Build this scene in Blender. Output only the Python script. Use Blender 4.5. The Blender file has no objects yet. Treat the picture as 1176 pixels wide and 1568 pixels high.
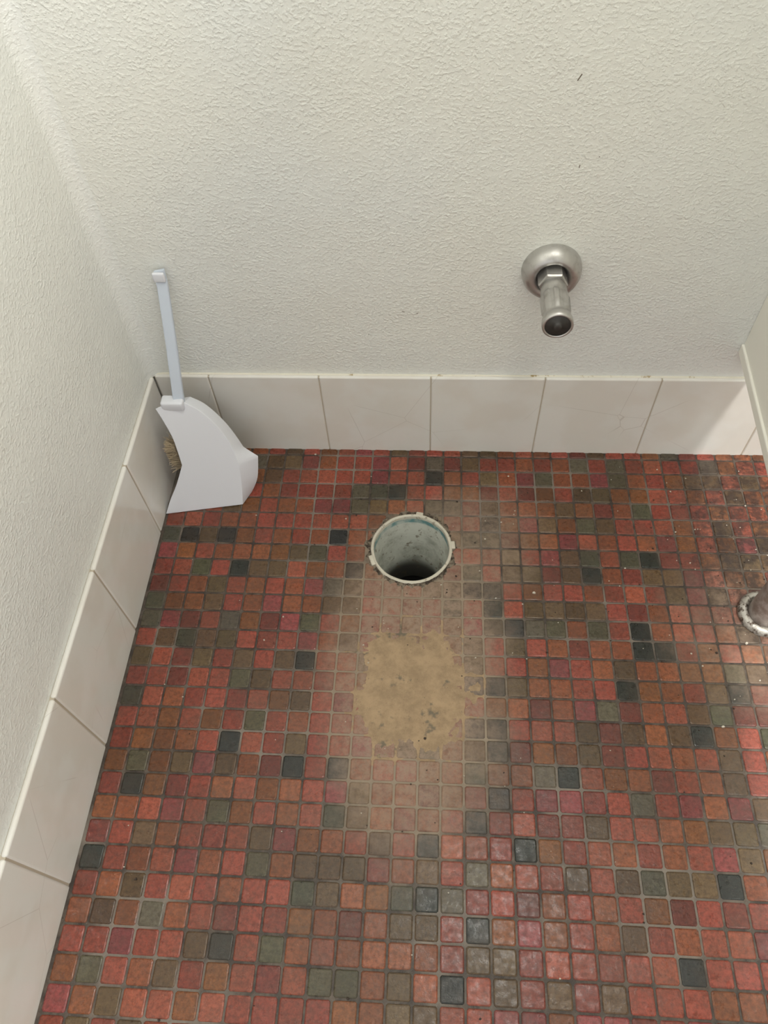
import bpy, bmesh, math, random
from mathutils import Vector, Matrix, noise
random.seed(11)
T=.1524
P=[0.38446,-0.72226,0.89119,0.6007,0.041414,0.051087,1158.1]
H_B,C0,D0,PIT,PX,PY=.15325,.075359,.15432,.026511,.01595,.0015073
HX,HY,HR=.3574,-.1735,.0558
MX,MY,mrx,mry=.3647,-.3766,.0668,.0760
WX,WZ,WR,PL=.5162,.3249,.0341,.0965
PXX,PZ=.7703,.2002
post=(.8091,-.2624)
# grid cells of the black-green tiles (column, row)
DARK={(16,-9),(17,-9),(17,-10),(22,-8),(25,-7),(14,-21),(14,-23),(18,-21),(16,-24),(15,-26),(1,-19),(5,-17),(10,-18),(6,-25),(0,-22),(20,-18),(17,-14),(17,-16),(17,-17),(24,-25),(23,-14),(25,-12),(1,-6),(4,-8),(3,-6),(12,-3),(14,-2),(9,-6),(10,-8),(17,-5),(8,-18),(8,-13),(17,-19),(16,-20),(18,-11),(24,-11),(26,-16),(28,-14),(24,-12),(16,-14),(16,-16),(26,-22)}

def s2l(h):
    h=h.lstrip('#');o=[]
    for k in (0,2,4):
        c=int(h[k:k+2],16)/255;o.append(c/12.92 if c<=.04045 else ((c+.055)/1.055)**2.4)
    return tuple(o)+(1,)
class M:
    def __init__(s,name):
        s.m=bpy.data.materials.new(name);s.m.use_nodes=True;s.t=s.m.node_tree;s.b=s.t.nodes['Principled BSDF']
        s.tc=s.n('ShaderNodeTexCoord').outputs['Object']
    def n(s,ty,**k):
        nd=s.t.nodes.new(ty)
        for a,v in k.items(): setattr(nd,a,v)
        return nd
    def put(s,sock,v):
        if isinstance(v,bpy.types.NodeSocket): s.t.links.new(v,sock)
        else: sock.default_value=v
    def set(s,**k):
        for a,v in k.items(): s.put(s.b.inputs[a.replace('_',' ')],v)
        return s
    def noise(s,scale,detail=3,rough=.5,vec=None,out='Fac'):
        nd=s.n('ShaderNodeTexNoise');s.put(nd.inputs['Vector'],vec or s.tc);nd.inputs['Scale'].default_value=scale
        nd.inputs['Detail'].default_value=detail;nd.inputs['Roughness'].default_value=rough;return nd.outputs[out]
    def vor(s,scale,feature='F1',vec=None):
        nd=s.n('ShaderNodeTexVoronoi',feature=feature);s.put(nd.inputs['Vector'],vec or s.tc);nd.inputs['Scale'].default_value=scale;return nd.outputs['Distance']
    def mr(s,v,a,b,c=0,d=1):
        nd=s.n('ShaderNodeMapRange',interpolation_type='SMOOTHSTEP');s.put(nd.inputs[0],v)
        for i,x in enumerate((a,b,c,d)): nd.inputs[i+1].default_value=x
        return nd.outputs[0]
    def math(s,op,a,b=0,c=0):
        nd=s.n('ShaderNodeMath',operation=op);s.put(nd.inputs[0],a);s.put(nd.inputs[1],b);s.put(nd.inputs[2],c);return nd.outputs[0]
    def mix(s,f,a,b,bt='MIX'):
        nd=s.n('ShaderNodeMix',data_type='RGBA',blend_type=bt);s.put(nd.inputs[0],f);s.put(nd.inputs[6],a);s.put(nd.inputs[7],b);return nd.outputs[2]
    def bump(s,h,dist,strength=1,nrm=None):
        nd=s.n('ShaderNodeBump');s.put(nd.inputs['Height'],h);nd.inputs['Distance'].default_value=dist;nd.inputs['Strength'].default_value=strength
        if nrm: s.put(nd.inputs['Normal'],nrm)
        return nd.outputs[0]
    def map(s,loc=(0,0,0),scale=(1,1,1),rot=(0,0,0)):
        nd=s.n('ShaderNodeMapping');s.put(nd.inputs[0],s.tc);nd.inputs['Location'].default_value=loc;nd.inputs['Scale'].default_value=scale;nd.inputs['Rotation'].default_value=rot;return nd.outputs[0]
    def ell(s,cx,cy,rx,ry,jit=0.3,ns=30):
        v=s.map(loc=(-cx/rx,-cy/ry,0),scale=(1/rx,1/ry,0))
        nd=s.n('ShaderNodeVectorMath',operation='LENGTH');s.put(nd.inputs[0],v)
        return s.math('ADD',nd.outputs['Value'],s.math('MULTIPLY',s.math('SUBTRACT',s.noise(ns,4,.65),.5),jit*2))
def obj(name,bm,mats,parent=None,smooth=False,loc=None):
    me=bpy.data.meshes.new(name);bm.to_mesh(me);bm.free()
    for m in (mats if isinstance(mats,(list,tuple)) else [mats]): me.materials.append(m.m if isinstance(m,M) else m)
    if smooth:
        for p in me.polygons: p.use_smooth=True
    o=bpy.data.objects.new(name,me);bpy.context.scene.collection.objects.link(o)
    if parent: o.parent=parent
    if loc: o.location=loc
    return o
def empty(name,loc=(0,0,0)):
    e=bpy.data.objects.new(name,None);bpy.context.scene.collection.objects.link(e);e.location=loc;e.empty_display_size=.05;return e
def box(bm,x0,x1,y0,y1,z0,z1,bev=0,seg=2):
    r=bmesh.ops.create_cube(bm,size=1);vs=r['verts']
    for v in vs: v.co=Vector((x0+(v.co.x+.5)*(x1-x0),y0+(v.co.y+.5)*(y1-y0),z0+(v.co.z+.5)*(z1-z0)))
    if bev:
        es=list({e for v in vs for e in v.link_edges});bmesh.ops.bevel(bm,geom=es,offset=bev,segments=seg,affect='EDGES',profile=.5)
def revolve(bm,prof,n=64,mod=None,axis='z',mi=None):
    rings=[]
    for k,(r,z) in enumerate(prof):
        ring=[]
        for i in range(n):
            a=2*math.pi*i/n; rr=r*(mod(a,k) if mod else 1)
            co=(rr*math.cos(a),rr*math.sin(a),z)
            if axis=='y': co=(co[0],-co[2],co[1])
            ring.append(bm.verts.new(co))
        rings.append(ring)
    for k in range(len(rings)-1):
        for i in range(n):
            f=bm.faces.new((rings[k][i],rings[k][(i+1)%n],rings[k+1][(i+1)%n],rings[k+1][i]))
            if mi: f.material_index=mi[k]
    return rings
# ---------------- materials -----------------
def wallmat(name,col,k):
    m=M(name)
    n1=m.noise(270,2,.5,m.map(scale=(1,1,1.15)));n3=m.noise(9,3);n4=m.noise(70,2)
    amt=m.mr(m.noise(14,3),.35,.65,.7,1)
    h=m.math('MULTIPLY',m.mr(n1,.42,.72),amt)
    b1=m.bump(n3,.004,.5);b2=m.bump(n4,.0012,.45,b1);b=m.bump(h,.00066*k,.7,b2)
    tint=m.mix(m.mr(m.noise(3,2),.35,.65),s2l(col),s2l('#e3e5e1'))
    m.set(Base_Color=tint,Roughness=.3,Normal=b);return m
wall_m=wallmat('painted_wall','#e5e5dd',1);wall_l=wallmat('painted_wall_side','#e5e6e0',.8)
ceil_m=M('ceiling_paint').set(Base_Color=s2l('#e8e8e4'),Roughness=.8)
gm=M('grout')
gc=gm.mix(gm.mr(gm.noise(60,4,.7),.35,.7),s2l('#322923'),s2l('#5e5348'))
gc=gm.mix(gm.mr(gm.noise(6,3,.6),.5,.66,0,.45),gc,s2l('#a0968a'))  # paler noise zones: whitish glints of light painted into the grout colour
gd=gm.mr(gm.ell(HX+.005,HY-.17,.125,.24,.35,25),.7,1.15,1,0)
gm.set(Base_Color=gm.mix(gm.math('MULTIPLY',gd,.85),gc,s2l('#93836f')),Roughness=.5,Normal=gm.bump(gm.noise(700,3),.0006,.6))
tm=M('glazed_mosaic')
at=tm.n('ShaderNodeAttribute',attribute_name='Col').outputs['Color']
sp=tm.mr(tm.noise(210,5,.75),.32,.68)
c=tm.mix(.62,at,tm.mix(sp,s2l('#63564a'),(1,1,1,1)),'MULTIPLY')
c=tm.mix(tm.mr(tm.noise(800,2,.8),.62,.78,0,.45),c,s2l('#a5876c'))
c=tm.mix(tm.mr(tm.noise(16,5,.7),.4,.68,0,.38),c,s2l('#4c3d30'))
d1=tm.mr(tm.ell(HX+.01,HY-.175,.125,.25,.28,22),.45,1.15,.88,0)
d2=tm.mr(tm.ell(HX+.08,HY+.01,.11,.105,.35,30),.4,1.2,.6,0)
d3=tm.mr(tm.ell(post[0]-.02,post[1]-.03,.13,.12,.5,30),.3,1.1,.45,0)
dust=tm.math('MAXIMUM',d1,tm.math('MAXIMUM',d2,d3))
dust=tm.math('MULTIPLY',dust,tm.mr(tm.noise(90,5,.75),.3,.62,.3,1))
c=tm.mix(dust,c,s2l('#978270'))
gr=tm.mr(tm.ell(post[0]+.02,post[1]+.12,.13,.22,.6,40),.4,1.1,.8,0)
c=tm.mix(tm.math('MULTIPLY',gr,tm.mr(tm.noise(70,5,.75),.38,.58)),c,s2l('#2a1d18'))
rg=tm.math('ADD',tm.mr(tm.noise(120,3,.6),.3,.75,.24,.48),tm.math('MULTIPLY',dust,.3))
tm.set(Base_Color=c,Roughness=rg,Normal=tm.bump(tm.noise(180,3,.6),.0006,.5))
tm.b.inputs['Specular IOR Level'].default_value=.42
mo=M('old_mortar')
mc=mo.mix(mo.mr(mo.noise(40,5,.7),.35,.65),s2l('#937d62'),s2l('#ab9273'))
mc=mo.mix(mo.mr(mo.noise(420,3,.8),.62,.74,0,.8),mc,s2l('#4f4538'))
mc=mo.mix(mo.mr(mo.noise(25,4,.7,mo.map(loc=(3,1,0))),.57,.66,0,.7),mc,s2l('#54544d'))
mo.set(Base_Color=mc,Roughness=.85,Normal=mo.bump(mo.noise(350,4,.7),.001,.6))
bb=M('baseboard_tile')
ck=bb.mr(bb.vor(8,'DISTANCE_TO_EDGE',bb.map(rot=(0,.5,.2))),.0,.004,.3,0)
ck=bb.math('MULTIPLY',ck,bb.mr(bb.noise(5,2),.5,.58))
bc_=bb.mix(bb.mr(bb.noise(14,3),.4,.6),s2l('#e2e0da'),s2l('#dedad2'))
bb.set(Base_Color=bb.mix(ck,bc_,s2l('#8a7a6c')),Roughness=.14,Normal=bb.bump(bb.noise(12,2),.002,.4))
bg=M('baseboard_grout').set(Base_Color=s2l('#b5aa98'),Roughness=.8)
cau=M('caulk');cau.set(Base_Color=cau.mix(cau.mr(cau.noise(60,4,.7),.55,.68),s2l('#e0dbcc'),s2l('#a08a5c')),Roughness=.5)
chrome=M('worn_chrome')
chrome.set(Base_Color=chrome.mix(chrome.mr(chrome.noise(70,4,.6),.5,.72,0,.4),s2l('#c0bebb'),s2l('#8a827a')),Metallic=.85,Roughness=chrome.mr(chrome.noise(140,3),.3,.7,.32,.46),Normal=chrome.bump(chrome.noise(200,2),.0003,.2))
dark=M('dark_rubber').set(Base_Color=s2l('#3a3734'),Roughness=.5)
pw=M('white_plastic').set(Base_Color=s2l('#e0e2e8'),Roughness=.28)
pw.set(Normal=pw.bump(pw.noise(30,2),.001,.3))
pt=M('translucent_blue_plastic').set(Base_Color=s2l('#dbe4f0'),Roughness=.2,Transmission_Weight=.25,IOR=1.35)
br=M('bristles').set(Base_Color=s2l('#a8977c'),Roughness=.8)
cream=M('cream_laminate').set(Base_Color=s2l('#f0eee4'),Roughness=.35)
pm=M('post_metal')
pm.set(Base_Color=pm.mix(pm.mr(pm.noise(50,4,.7),.4,.65),s2l('#a59b95'),s2l('#83766e')),Metallic=.3,Roughness=.35)
fm=M('corroded_flange')
fm.set(Base_Color=fm.mix(fm.mr(fm.noise(130,4,.7),.45,.62),s2l('#b0aca4'),s2l('#4a3b30')),Metallic=.4,Roughness=.4,Normal=fm.bump(fm.noise(300,3),.001,.6))
dm=M('pvc_pipe')
sx=dm.n('ShaderNodeSeparateXYZ');dm.put(sx.inputs[0],dm.tc);z=sx.outputs['Z']
base=dm.mix(dm.mr(dm.noise(30,4,.65),.4,.75),s2l('#c4c6bc'),s2l('#9a9b90'))
base=dm.mix(dm.mr(z,-.008,-.002,0,1),base,s2l('#c8c2b2'))
teal=dm.math('MULTIPLY',dm.mr(z,-.015,-.011,0,1),dm.mr(z,-.005,-.003,1,0))
base=dm.mix(dm.math('MULTIPLY',teal,dm.mr(dm.noise(45,3),.38,.55,.25,.9)),base,s2l('#4a7f82'))
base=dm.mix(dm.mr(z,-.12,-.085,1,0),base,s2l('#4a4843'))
base=dm.mix(dm.mr(dm.noise(110,4,.7),.56,.68,0,.75),base,s2l('#6b5a48'))
dm.set(Base_Color=base,Roughness=.45)
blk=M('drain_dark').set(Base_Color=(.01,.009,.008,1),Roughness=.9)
# ---------------- room -----------------
XR,YF,ZC=1.45,-1.75,2.4
L=.0065
bm=bmesh.new()
box(bm,-.1,XR+.05,L,L+.1,-.25,ZC)
wb=obj('wall_back',bm,wall_m)
bm=bmesh.new()
for (x,zz,w_,h_,an) in [(.345,.262,.0035,.0010,.3),(.362,.259,.0028,.0010,-.3),(.5126,.537,.0012,.007,.5),(.527,.450,.0010,.0035,.1),(.30,.225,.0012,.0012,0),(.545,.46,.0011,.0011,0),(.19,.29,.0011,.0011,0),(.45,.40,.001,.001,0)]:
    b2=bmesh.new();box(b2,-w_/2,w_/2,-.0002,.0004,-h_/2,h_/2,.00025,1)
    bmesh.ops.rotate(b2,verts=b2.verts,cent=(0,0,0),matrix=Matrix.Rotation(an,3,'Y'));bmesh.ops.translate(b2,verts=b2.verts,vec=(x,L,zz))
    me=bpy.data.meshes.new('t');b2.to_mesh(me);bm.from_mesh(me);b2.free();bpy.data.meshes.remove(me)
obj('paint_chips',bm,M('paint_chip').set(Base_Color=s2l('#6a5f52'),Roughness=.8),wb)
bm=bmesh.new()
box(bm,-L-.1,-L,YF,L,-.25,ZC)
r=.018;ns=8;pr=[]
for k in range(ns+1):
    a=math.pi/2*k/ns
    pr.append((-L+r-r*math.cos(a)-.0002*(k==0),L-r+r*math.sin(a)))
for k in range(ns):
    a,b=pr[k],pr[k+1]
    f=bm.faces.new([bm.verts.new((a[0],a[1],H_B-.002)),bm.verts.new((b[0],b[1],H_B-.002)),bm.verts.new((b[0],b[1],ZC)),bm.verts.new((a[0],a[1],ZC))])
    f.normal_flip()
bmesh.ops.remove_doubles(bm,verts=bm.verts,dist=1e-6)
wl=obj('wall_left',bm,wall_l)
for p in wl.data.polygons:
    if abs(p.normal.x)<.995 and abs(p.normal.y)<.995 and abs(p.normal.z)<.5: p.use_smooth=True
bm=bmesh.new();box(bm,XR,XR+.1,YF,L,-.25,ZC);obj('wall_right',bm,wall_l)
bm=bmesh.new();box(bm,-.1,XR+.1,YF,.1,ZC,ZC+.05);obj('ceiling',bm,ceil_m)
RI=HR*.93
floor=empty('floor')
bm=bmesh.new();st=.01
nx=int((XR+.01)/st);ny=int((-YF+.01)/st);V={}
gx=lambda i:-.007+i*(XR+.01)/nx
gy=lambda j:.0065-j*(-YF+.01)/ny
def gv(i,j):
    if (i,j) not in V:
        x,y=gx(i),gy(j);dx,dy=x-HX,y-HY;d=math.hypot(dx,dy)
        if d<RI+.004: x,y=HX+dx/d*RI,HY+dy/d*RI
        V[i,j]=bm.verts.new((x,y,-.0010))
    return V[i,j]
for i in range(nx):
    for j in range(ny):
        cx=(gx(i)+gx(i+1))/2;cy=(gy(j)+gy(j+1))/2
        if math.hypot(cx-HX,cy-HY)<RI: continue
        try: bm.faces.new((gv(i,j),gv(i,j+1),gv(i+1,j+1),gv(i+1,j)))
        except ValueError: pass
bmesh.ops.recalc_face_normals(bm,faces=bm.faces)
obj('grout_bed',bm,gm,floor)
bm=bmesh.new();cl=bm.loops.layers.float_color.new('Col')
pal=[('#95493a',28),('#9c533f',15),('#915437',17),('#825030',13),('#8d4543',8),('#773b31',7),('#624c35',11),('#6b563c',7),('#58543f',4),('#4c4a3b',3),('#605849',3)]
cols=[s2l(a) for a,_ in pal];wts=[b for _,b in pal];DK=[s2l('#252725'),s2l('#2a2e29'),s2l('#30332f')]
hw=PIT/2-.00118
for i in range(-1,int(XR/PIT)+2):
    for j in range(1,int(YF/PIT)-2,-1):
        cx,cy=PX+i*PIT,PY+j*PIT
        x0,x1,y0,y1=max(cx-hw,.0003),min(cx+hw,XR-.001),max(cy-hw,YF),min(cy+hw,-.0003)
        if x1-x0<.002 or y1-y0<.002: continue
        d=math.hypot(cx-HX,cy-HY)
        if d<HR-.004: continue
        near=d<HR+.025
        col=random.choice(DK) if (i,j) in DARK else random.choices(cols,wts)[0]
        k=random.uniform(.74,1.2);col=tuple(min(1,q*k*random.uniform(.95,1.05)) for q in col[:3])+(1,)
        ch=.0016;pts=[]
        base=[(x0+ch,y0),(x1-ch,y0),(x1,y0+ch),(x1,y1-ch),(x1-ch,y1),(x0+ch,y1),(x0,y1-ch),(x0,y0+ch)]
        if near:
            for a,b in zip(base,base[1:]+base[:1]):
                n=8 if math.hypot(a[0]-b[0],a[1]-b[1])>.004 else 1
                for q in range(n): pts.append((a[0]+(b[0]-a[0])*q/n,a[1]+(b[1]-a[1])*q/n))
        else: pts=base
        tx,ty=random.gauss(0,.014),random.gauss(0,.014);dz=random.gauss(0,.00012)
        rings=[]
        for ins,z in ((0,-.003),(0,-.0008),(.0005,-.0003),(.0015,0)):
            ring=[]
            for (x,y) in pts:
                fx=(x-cx)/hw;fy=(y-cy)/hw
                X=x-ins*max(-1,min(1,fx));Y=y-ins*max(-1,min(1,fy))
                dx,dy=X-HX,Y-HY;dd=math.hypot(dx,dy);lim=HR+.001+ins
                if dd<lim: X,Y=HX+dx/dd*lim,HY+dy/dd*lim
                ring.append(bm.verts.new((X,Y,z+dz+tx*(X-cx)+ty*(Y-cy))))
            rings.append(ring)
        n=len(pts);fs=[]
        for a,b in zip(rings,rings[1:]):
            for q in range(n):
                try: fs.append(bm.faces.new((a[q],a[(q+1)%n],b[(q+1)%n],b[q])))
                except ValueError: pass
        fs.append(bm.faces.new(rings[-1]))
        for f in fs:
            for lp in f.loops: lp[cl]=col
obj('mosaic_tiles',bm,tm,floor)
bm=bmesh.new();N=150;V={}
for i in range(N+1):
    for j in range(N+1):
        u=-2+4*i/N;v=-2.2+4*j/N
        x,y=MX+u*mrx,MY+v*mry
        nz=noise.fractal(Vector((x*26,y*26,1)),.6,2,5);n2=noise.fractal(Vector((x*160,y*160,4)),.7,2,3)
        rr=math.hypot(u,v)+nz*.33
        t=max(0,min(1,(1.42-rr)/.8));t=t*t*(3-2*t)
        V[i,j]=bm.verts.new((x,y,-.0013+.0024*t+n2*.00045*min(1,t*2)-(.0006 if t==0 else 0)))
for i in range(N):
    for j in range(N):
        bm.faces.new([V[i,j],V[i+1,j],V[i+1,j+1],V[i,j+1]])
obj('mortar_patch',bm,mo,floor,True)
bm=bmesh.new()
for k in range(340):
    if k<150: x,y=post[0]+random.gauss(-.03,.07),post[1]+random.gauss(.03,.13)
    elif k<260: x,y=HX+random.gauss(.03,.1),HY+random.gauss(-.1,.15)
    else: x,y=random.uniform(.02,1.1),random.uniform(-.75,-.01)
    if math.hypot(x-HX,y-HY)<HR+.004 or x<.004 or y>-.004 or x>XR-.01: continue
    s=random.uniform(.0005,.0016)*(1.6 if random.random()<.06 else 1);n=random.choice((4,5,6));a0=random.random()*6
    lo=[];up=[]
    for q in range(n):
        a=a0+2*math.pi*q/n;rr=s*random.uniform(.6,1.2)
        lo.append(bm.verts.new((x+rr*math.cos(a),y+rr*math.sin(a)*.8,0)));up.append(bm.verts.new((x+rr*.7*math.cos(a),y+rr*.6*math.sin(a),s*.5+.0003)))
    mi=0 if random.random()<.5 else 1
    fs=[bm.faces.new(up)]+[bm.faces.new((lo[q],lo[(q+1)%n],up[(q+1)%n],up[q])) for q in range(n)]
    for f in fs: f.material_index=mi
obj('paint_flecks',bm,[M('paint_fleck').set(Base_Color=s2l('#c4bcae'),Roughness=.7),M('grit').set(Base_Color=s2l('#3a2f27'),Roughness=.8)],floor)
# drain
dr=empty('toilet_floor_drain_pipe',(HX,HY,0))
bm=bmesh.new()
def mod(a,k):
    if k<=4: return 1+.014*noise.noise(Vector((math.cos(a)*3,math.sin(a)*3,k*.2)))
    return 1
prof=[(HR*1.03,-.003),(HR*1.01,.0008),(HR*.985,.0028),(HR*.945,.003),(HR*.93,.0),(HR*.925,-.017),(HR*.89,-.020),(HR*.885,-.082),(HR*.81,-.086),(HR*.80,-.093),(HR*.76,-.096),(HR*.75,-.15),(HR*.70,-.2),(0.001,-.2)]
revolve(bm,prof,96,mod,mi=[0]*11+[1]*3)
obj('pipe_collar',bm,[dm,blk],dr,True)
bm=bmesh.new()
for ang,wd in ((-158,.008),(6,.006),(80,.005)):
    a=math.radians(ang);b2=bmesh.new();box(b2,HR*.96,HR*1.08,-wd,wd,-.001,.0022,.001)
    bmesh.ops.rotate(b2,verts=b2.verts,cent=(0,0,0),matrix=Matrix.Rotation(a,3,'Z'))
    me=bpy.data.meshes.new('t');b2.to_mesh(me);bm.from_mesh(me);b2.free();bpy.data.meshes.remove(me)
obj('collar_tabs',bm,dm,dr,True)
bm=bmesh.new();rg_=[];n=160
for k in range(5):
    ring=[]
    for i in range(n):
        a=2*math.pi*i/n;nz=noise.fractal(Vector((math.cos(a)*4,math.sin(a)*4,2)),.6,2,4)
        rr=HR*.985+k/4*(.007+.008*nz);zz=[.0006,.0012,.0008,.0003,-.0012][k]+.0007*noise.noise(Vector((math.cos(a)*14,math.sin(a)*14,k)))
        ring.append(bm.verts.new((rr*math.cos(a),rr*math.sin(a),zz)))
    rg_.append(ring)
for a,b in zip(rg_,rg_[1:]):
    for i in range(n): bm.faces.new((a[i],b[i],b[(i+1)%n],a[(i+1)%n]))
rm=M('rough_mortar');rm.set(Base_Color=rm.mix(rm.mr(rm.noise(120,4,.7),.4,.6),s2l('#7d7263'),s2l('#33291f')),Roughness=.85)
obj('mortar_ring',bm,rm,dr)
# ---------------- baseboards -----------------
bm=bmesh.new();g=.0005
xs=[0]+[C0+k*T for k in range(0,12) if C0+k*T<XR]+[XR]
for a,b in zip(xs,xs[1:]): box(bm,a+g,b-g,0,L,-.003,H_B,.0022,3)
bmd=empty('baseboard_back')
obj('tiles',bm,bb,bmd,False)
bm=bmesh.new();box(bm,0,XR,.0012,L,-.003,H_B-.0015);obj('joint_grout',bm,bg,bmd)
bm=bmesh.new();box(bm,-.003,XR,L-.0025,L+.001,H_B-.0015,H_B+.0012,.001);obj('caulk_line',bm,cau,bmd)
bml=empty('baseboard_left')
bm=bmesh.new()
ys=[0]+[-D0-k*T for k in range(0,12) if -D0-k*T>YF]+[YF]
for a,b in zip(ys,ys[1:]): box(bm,-L,0,b+g,a-g,-.003,H_B,.003,4)
obj('tiles',bm,bb,bml)
bm=bmesh.new();box(bm,-L,-.0012,YF,0,-.003,H_B-.0015);obj('joint_grout',bm,bg,bml)
# ---------------- wall pipe stub -----------------
st_=empty('wall_water_pipe_stub',(WX,L,WZ))
bm=bmesh.new()
revolve(bm,[(WR,0),(WR*1.0,.004),(WR*.97,.010),(WR*.88,.016),(WR*.74,.0195),(WR*.62,.0195),(WR*.55,.017),(WR*.5,.010),(WR*.42,.006),(.009,.005)],72,axis='y')
bmesh.ops.recalc_face_normals(bm,faces=bm.faces)
obj('escutcheon',bm,chrome,st_,True)
bm=bmesh.new()
hexm=lambda a,k:math.cos(math.pi/6)/math.cos((a%(math.pi/3))-math.pi/6)*1.08
revolve(bm,[(.010,.004),(.0145,.008),(.0155,.010),(.0155,.028),(.0145,.030),(.010,.030)],60,hexm,'y')
obj('hex_nut',bm,chrome,st_)
bm=bmesh.new()
e=PL
flt=lambda a,k:(1+.05*(1 if math.cos(a*8)>0 else -1)) if 5<=k<=7 else 1
revolve(bm,[(.0120,.02),(.0125,.032),(.0145,.036),(.0148,e-.054),(.0135,e-.050),(.0150,e-.046),(.0156,e-.044),(.0152,e-.022),(.0145,e-.018),(.0140,e-.014),(.0162,e-.011),(.0170,e-.006),(.0168,e-.001),(.0150,e),(.0140,e-.001)],96,flt,'y')
obj('valve_body',bm,chrome,st_,True)
bm=bmesh.new()
revolve(bm,[(.0142,e-.002),(.0138,e-.0015),(.0045,e-.0015),(.0045,e+.001),(.0035,e+.0018),(.0001,e+.0018)],48,None,'y')
obj('end_cap',bm,dark,st_,True)
# ---------------- post -----------------
pe=empty('partition_support_post',(post[0],post[1],0))
bm=bmesh.new();revolve(bm,[(.020,.0),(.020,.198),(.0,.198)],48);obj('tube',bm,pm,pe,True)
bm=bmesh.new();revolve(bm,[(.031,-.001),(.032,.004),(.030,.009),(.025,.011),(.022,.009),(.020,.006)],48);obj('floor_flange',bm,fm,pe,True)
pn=empty('toilet_partition_panel',(PXX-.003,L,PZ))
pn.rotation_euler=(0,0,math.radians(-2.6))
bm=bmesh.new();box(bm,.003,.030,-1.2,.0,0,1.6,.001);obj('panel',bm,cream,pn)
bm=bmesh.new();box(bm,0,.033,-1.2,.0,-.002,.012,.0015);obj('bottom_edge_trim',bm,cream,pn)
# ---------------- dustpan -----------------
dp=empty('dustpan_with_brush')
face=[(1,1),(12,24),(25,47),(38,76),(36,99),(33,121),(26,145),(20,162),(35,166),(58,166),(74,154),(89,136),(101,116),(109,95),(114,67),(114,36),(111,2)]
back=[(2,1),(10,14),(20,34),(33,60),(31,84),(27,106),(21,128),(17,147),(38,155),(60,157),(77,145),(94,124),(107,102),(119,75),(137,58),(132,24),(121,1.5)]
def dense(pts,brk,n=5):
    out=[]
    for s0,s1 in zip(brk,brk[1:]):
        for k in range(s0,s1):
            p1,p2=pts[k],pts[k+1];p0=pts[k-1] if k>s0 else p1;p3=pts[k+2] if k+2<=s1 else p2
            for q in range(n):
                t=q/n;out.append(tuple(.5*(2*p1[d]+(p2[d]-p0[d])*t+(2*p0[d]-5*p1[d]+4*p2[d]-p3[d])*t*t+(3*p1[d]-p0[d]-3*p2[d]+p3[d])*t**3) for d in (0,1)))
    return out+[pts[-1]]
pl=lambda x,z,off=0:Vector((x*.001,-.1257+.166*x*.001+.34*z*.001+off,max(.0012,z*.001)))
fw=[pl(*q) for q in dense(face,[0,3,7,9,16])];bw=[pl(*q,.022) for q in dense(back,[0,3,7,9,13,14,16])]
bm=bmesh.new()
fv=[bm.verts.new(w) for w in fw];bv=[bm.verts.new(w) for w in bw]
bm.faces.new(fv)
for k in range(len(fv)-1): bm.faces.new((fv[k],fv[k+1],bv[k+1],bv[k]))
bmesh.ops.recalc_face_normals(bm,faces=bm.faces)
po=obj('pan',bm,pw,dp,True);po.data.set_sharp_from_angle(angle=math.radians(32))
md=po.modifiers.new('s','SOLIDIFY');md.thickness=.002;md.offset=-1
md=po.modifiers.new('b','BEVEL');md.width=.0016;md.segments=4;md.limit_method='ANGLE';md.angle_limit=math.radians(32)
hn=[(52,330),(65,331),(66,313),(62,234),(58,175),(58,158),(45,158),(44,175),(49,242),(53,312)]
bm=bmesh.new();lo=[bm.verts.new(pl(x,z,.001)) for x,z in hn];f=bm.faces.new(lo)
r_=bmesh.ops.extrude_face_region(bm,geom=[f]);
for v in [g_ for g_ in r_['geom'] if isinstance(g_,bmesh.types.BMVert)]: v.co+=Vector((0,.0055,-.0015))
bmesh.ops.recalc_face_normals(bm,faces=bm.faces)
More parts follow.
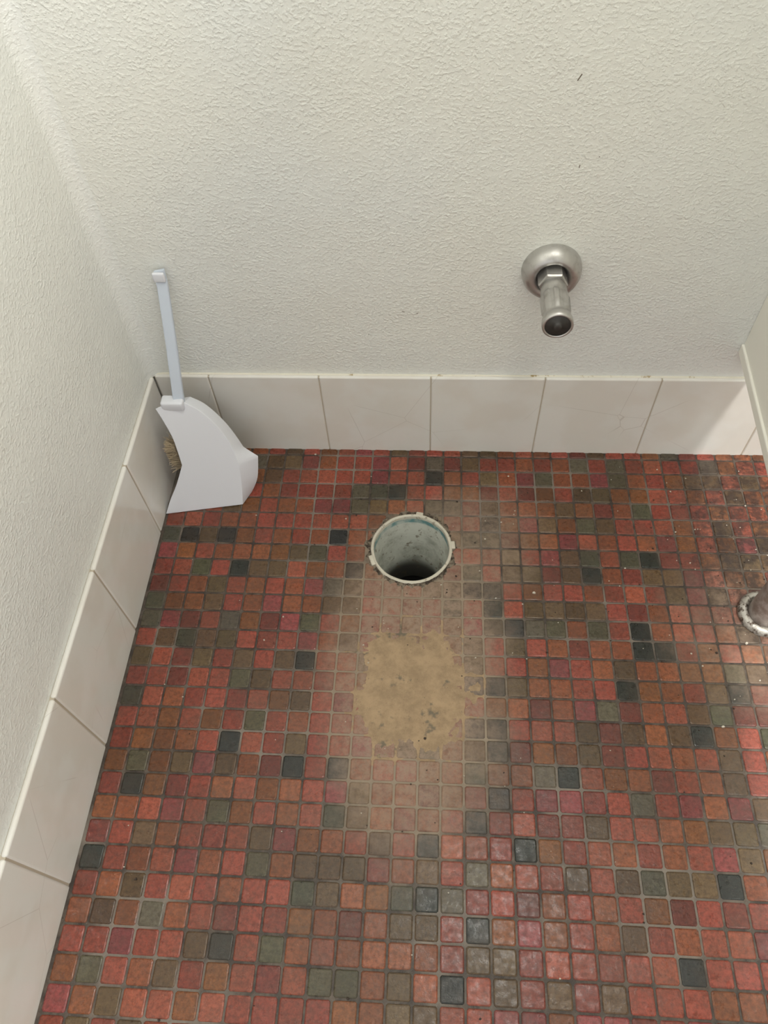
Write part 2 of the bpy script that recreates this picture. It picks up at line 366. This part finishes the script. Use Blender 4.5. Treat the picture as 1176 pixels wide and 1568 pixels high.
ho=obj('brush_handle',bm,pt,dp);md=ho.modifiers.new('b','BEVEL');md.width=.0015;md.segments=2
bm=bmesh.new();hc=pl(59,322)
box(bm,.0515,.0660,hc.y-.003,hc.y+.0015,.318,.331,.002,3)
obj('handle_end_knob',bm,pw,dp,True)
bm=bmesh.new()
box(bm,.0274,.0575,-.0665,-.050,.156,.171,.003,3)
obj('handle_socket',bm,pw,dp,True)
bm=bmesh.new();bc=(.0187,-.0734,.0769)
for k in range(700):
    y=random.uniform(-.02,.02);zz=random.uniform(-.024,.022)
    s=Vector((bc[0]+.012,bc[1]+y*.4,bc[2]+zz));e_=s+Vector((-.006-random.random()*.007-.004*math.cos(zz*60),random.gauss(0,.004),random.gauss(0,.005)+.003))
    w=.0003;q=[bm.verts.new(s+Vector((0,-w,0))),bm.verts.new(s+Vector((0,w,w))),bm.verts.new(e_+Vector((0,w,0))),bm.verts.new(e_+Vector((0,-w,-w)))]
    bm.faces.new(q)
obj('bristles',bm,br,dp)
# ---------------- lights -----------------
def area(name,loc,sx_,sy_,en,col):
    lt=bpy.data.lights.new(name,'AREA');lt.shape='RECTANGLE';lt.size=sx_;lt.size_y=sy_;lt.energy=en;lt.color=col
    o=bpy.data.objects.new(name,lt);o.location=loc;bpy.context.scene.collection.objects.link(o);return o
area('ceiling_light',(.9,-.42,ZC-.03),.6,.35,17,(1,.97,.93))
area('ceiling_light.001',(1.05,-1.4,ZC-.03),.2,.2,50,(1,.98,.95)).rotation_euler=(math.radians(25),0,0)
w=bpy.data.worlds.new('world');w.use_nodes=True;w.node_tree.nodes['Background'].inputs[0].default_value=(.97,.985,1,1);w.node_tree.nodes['Background'].inputs[1].default_value=1.1
bpy.context.scene.world=w
bpy.context.scene.view_settings.view_transform='Standard'
cd=bpy.data.cameras.new('camera');cam=bpy.data.objects.new('camera',cd);bpy.context.scene.collection.objects.link(cam)
cam.location=P[:3];cam.rotation_euler=P[3:6];cd.sensor_width=36;cd.sensor_fit='AUTO';cd.lens=P[6]/1568*36;cd.clip_start=.01
bpy.context.scene.camera=cam
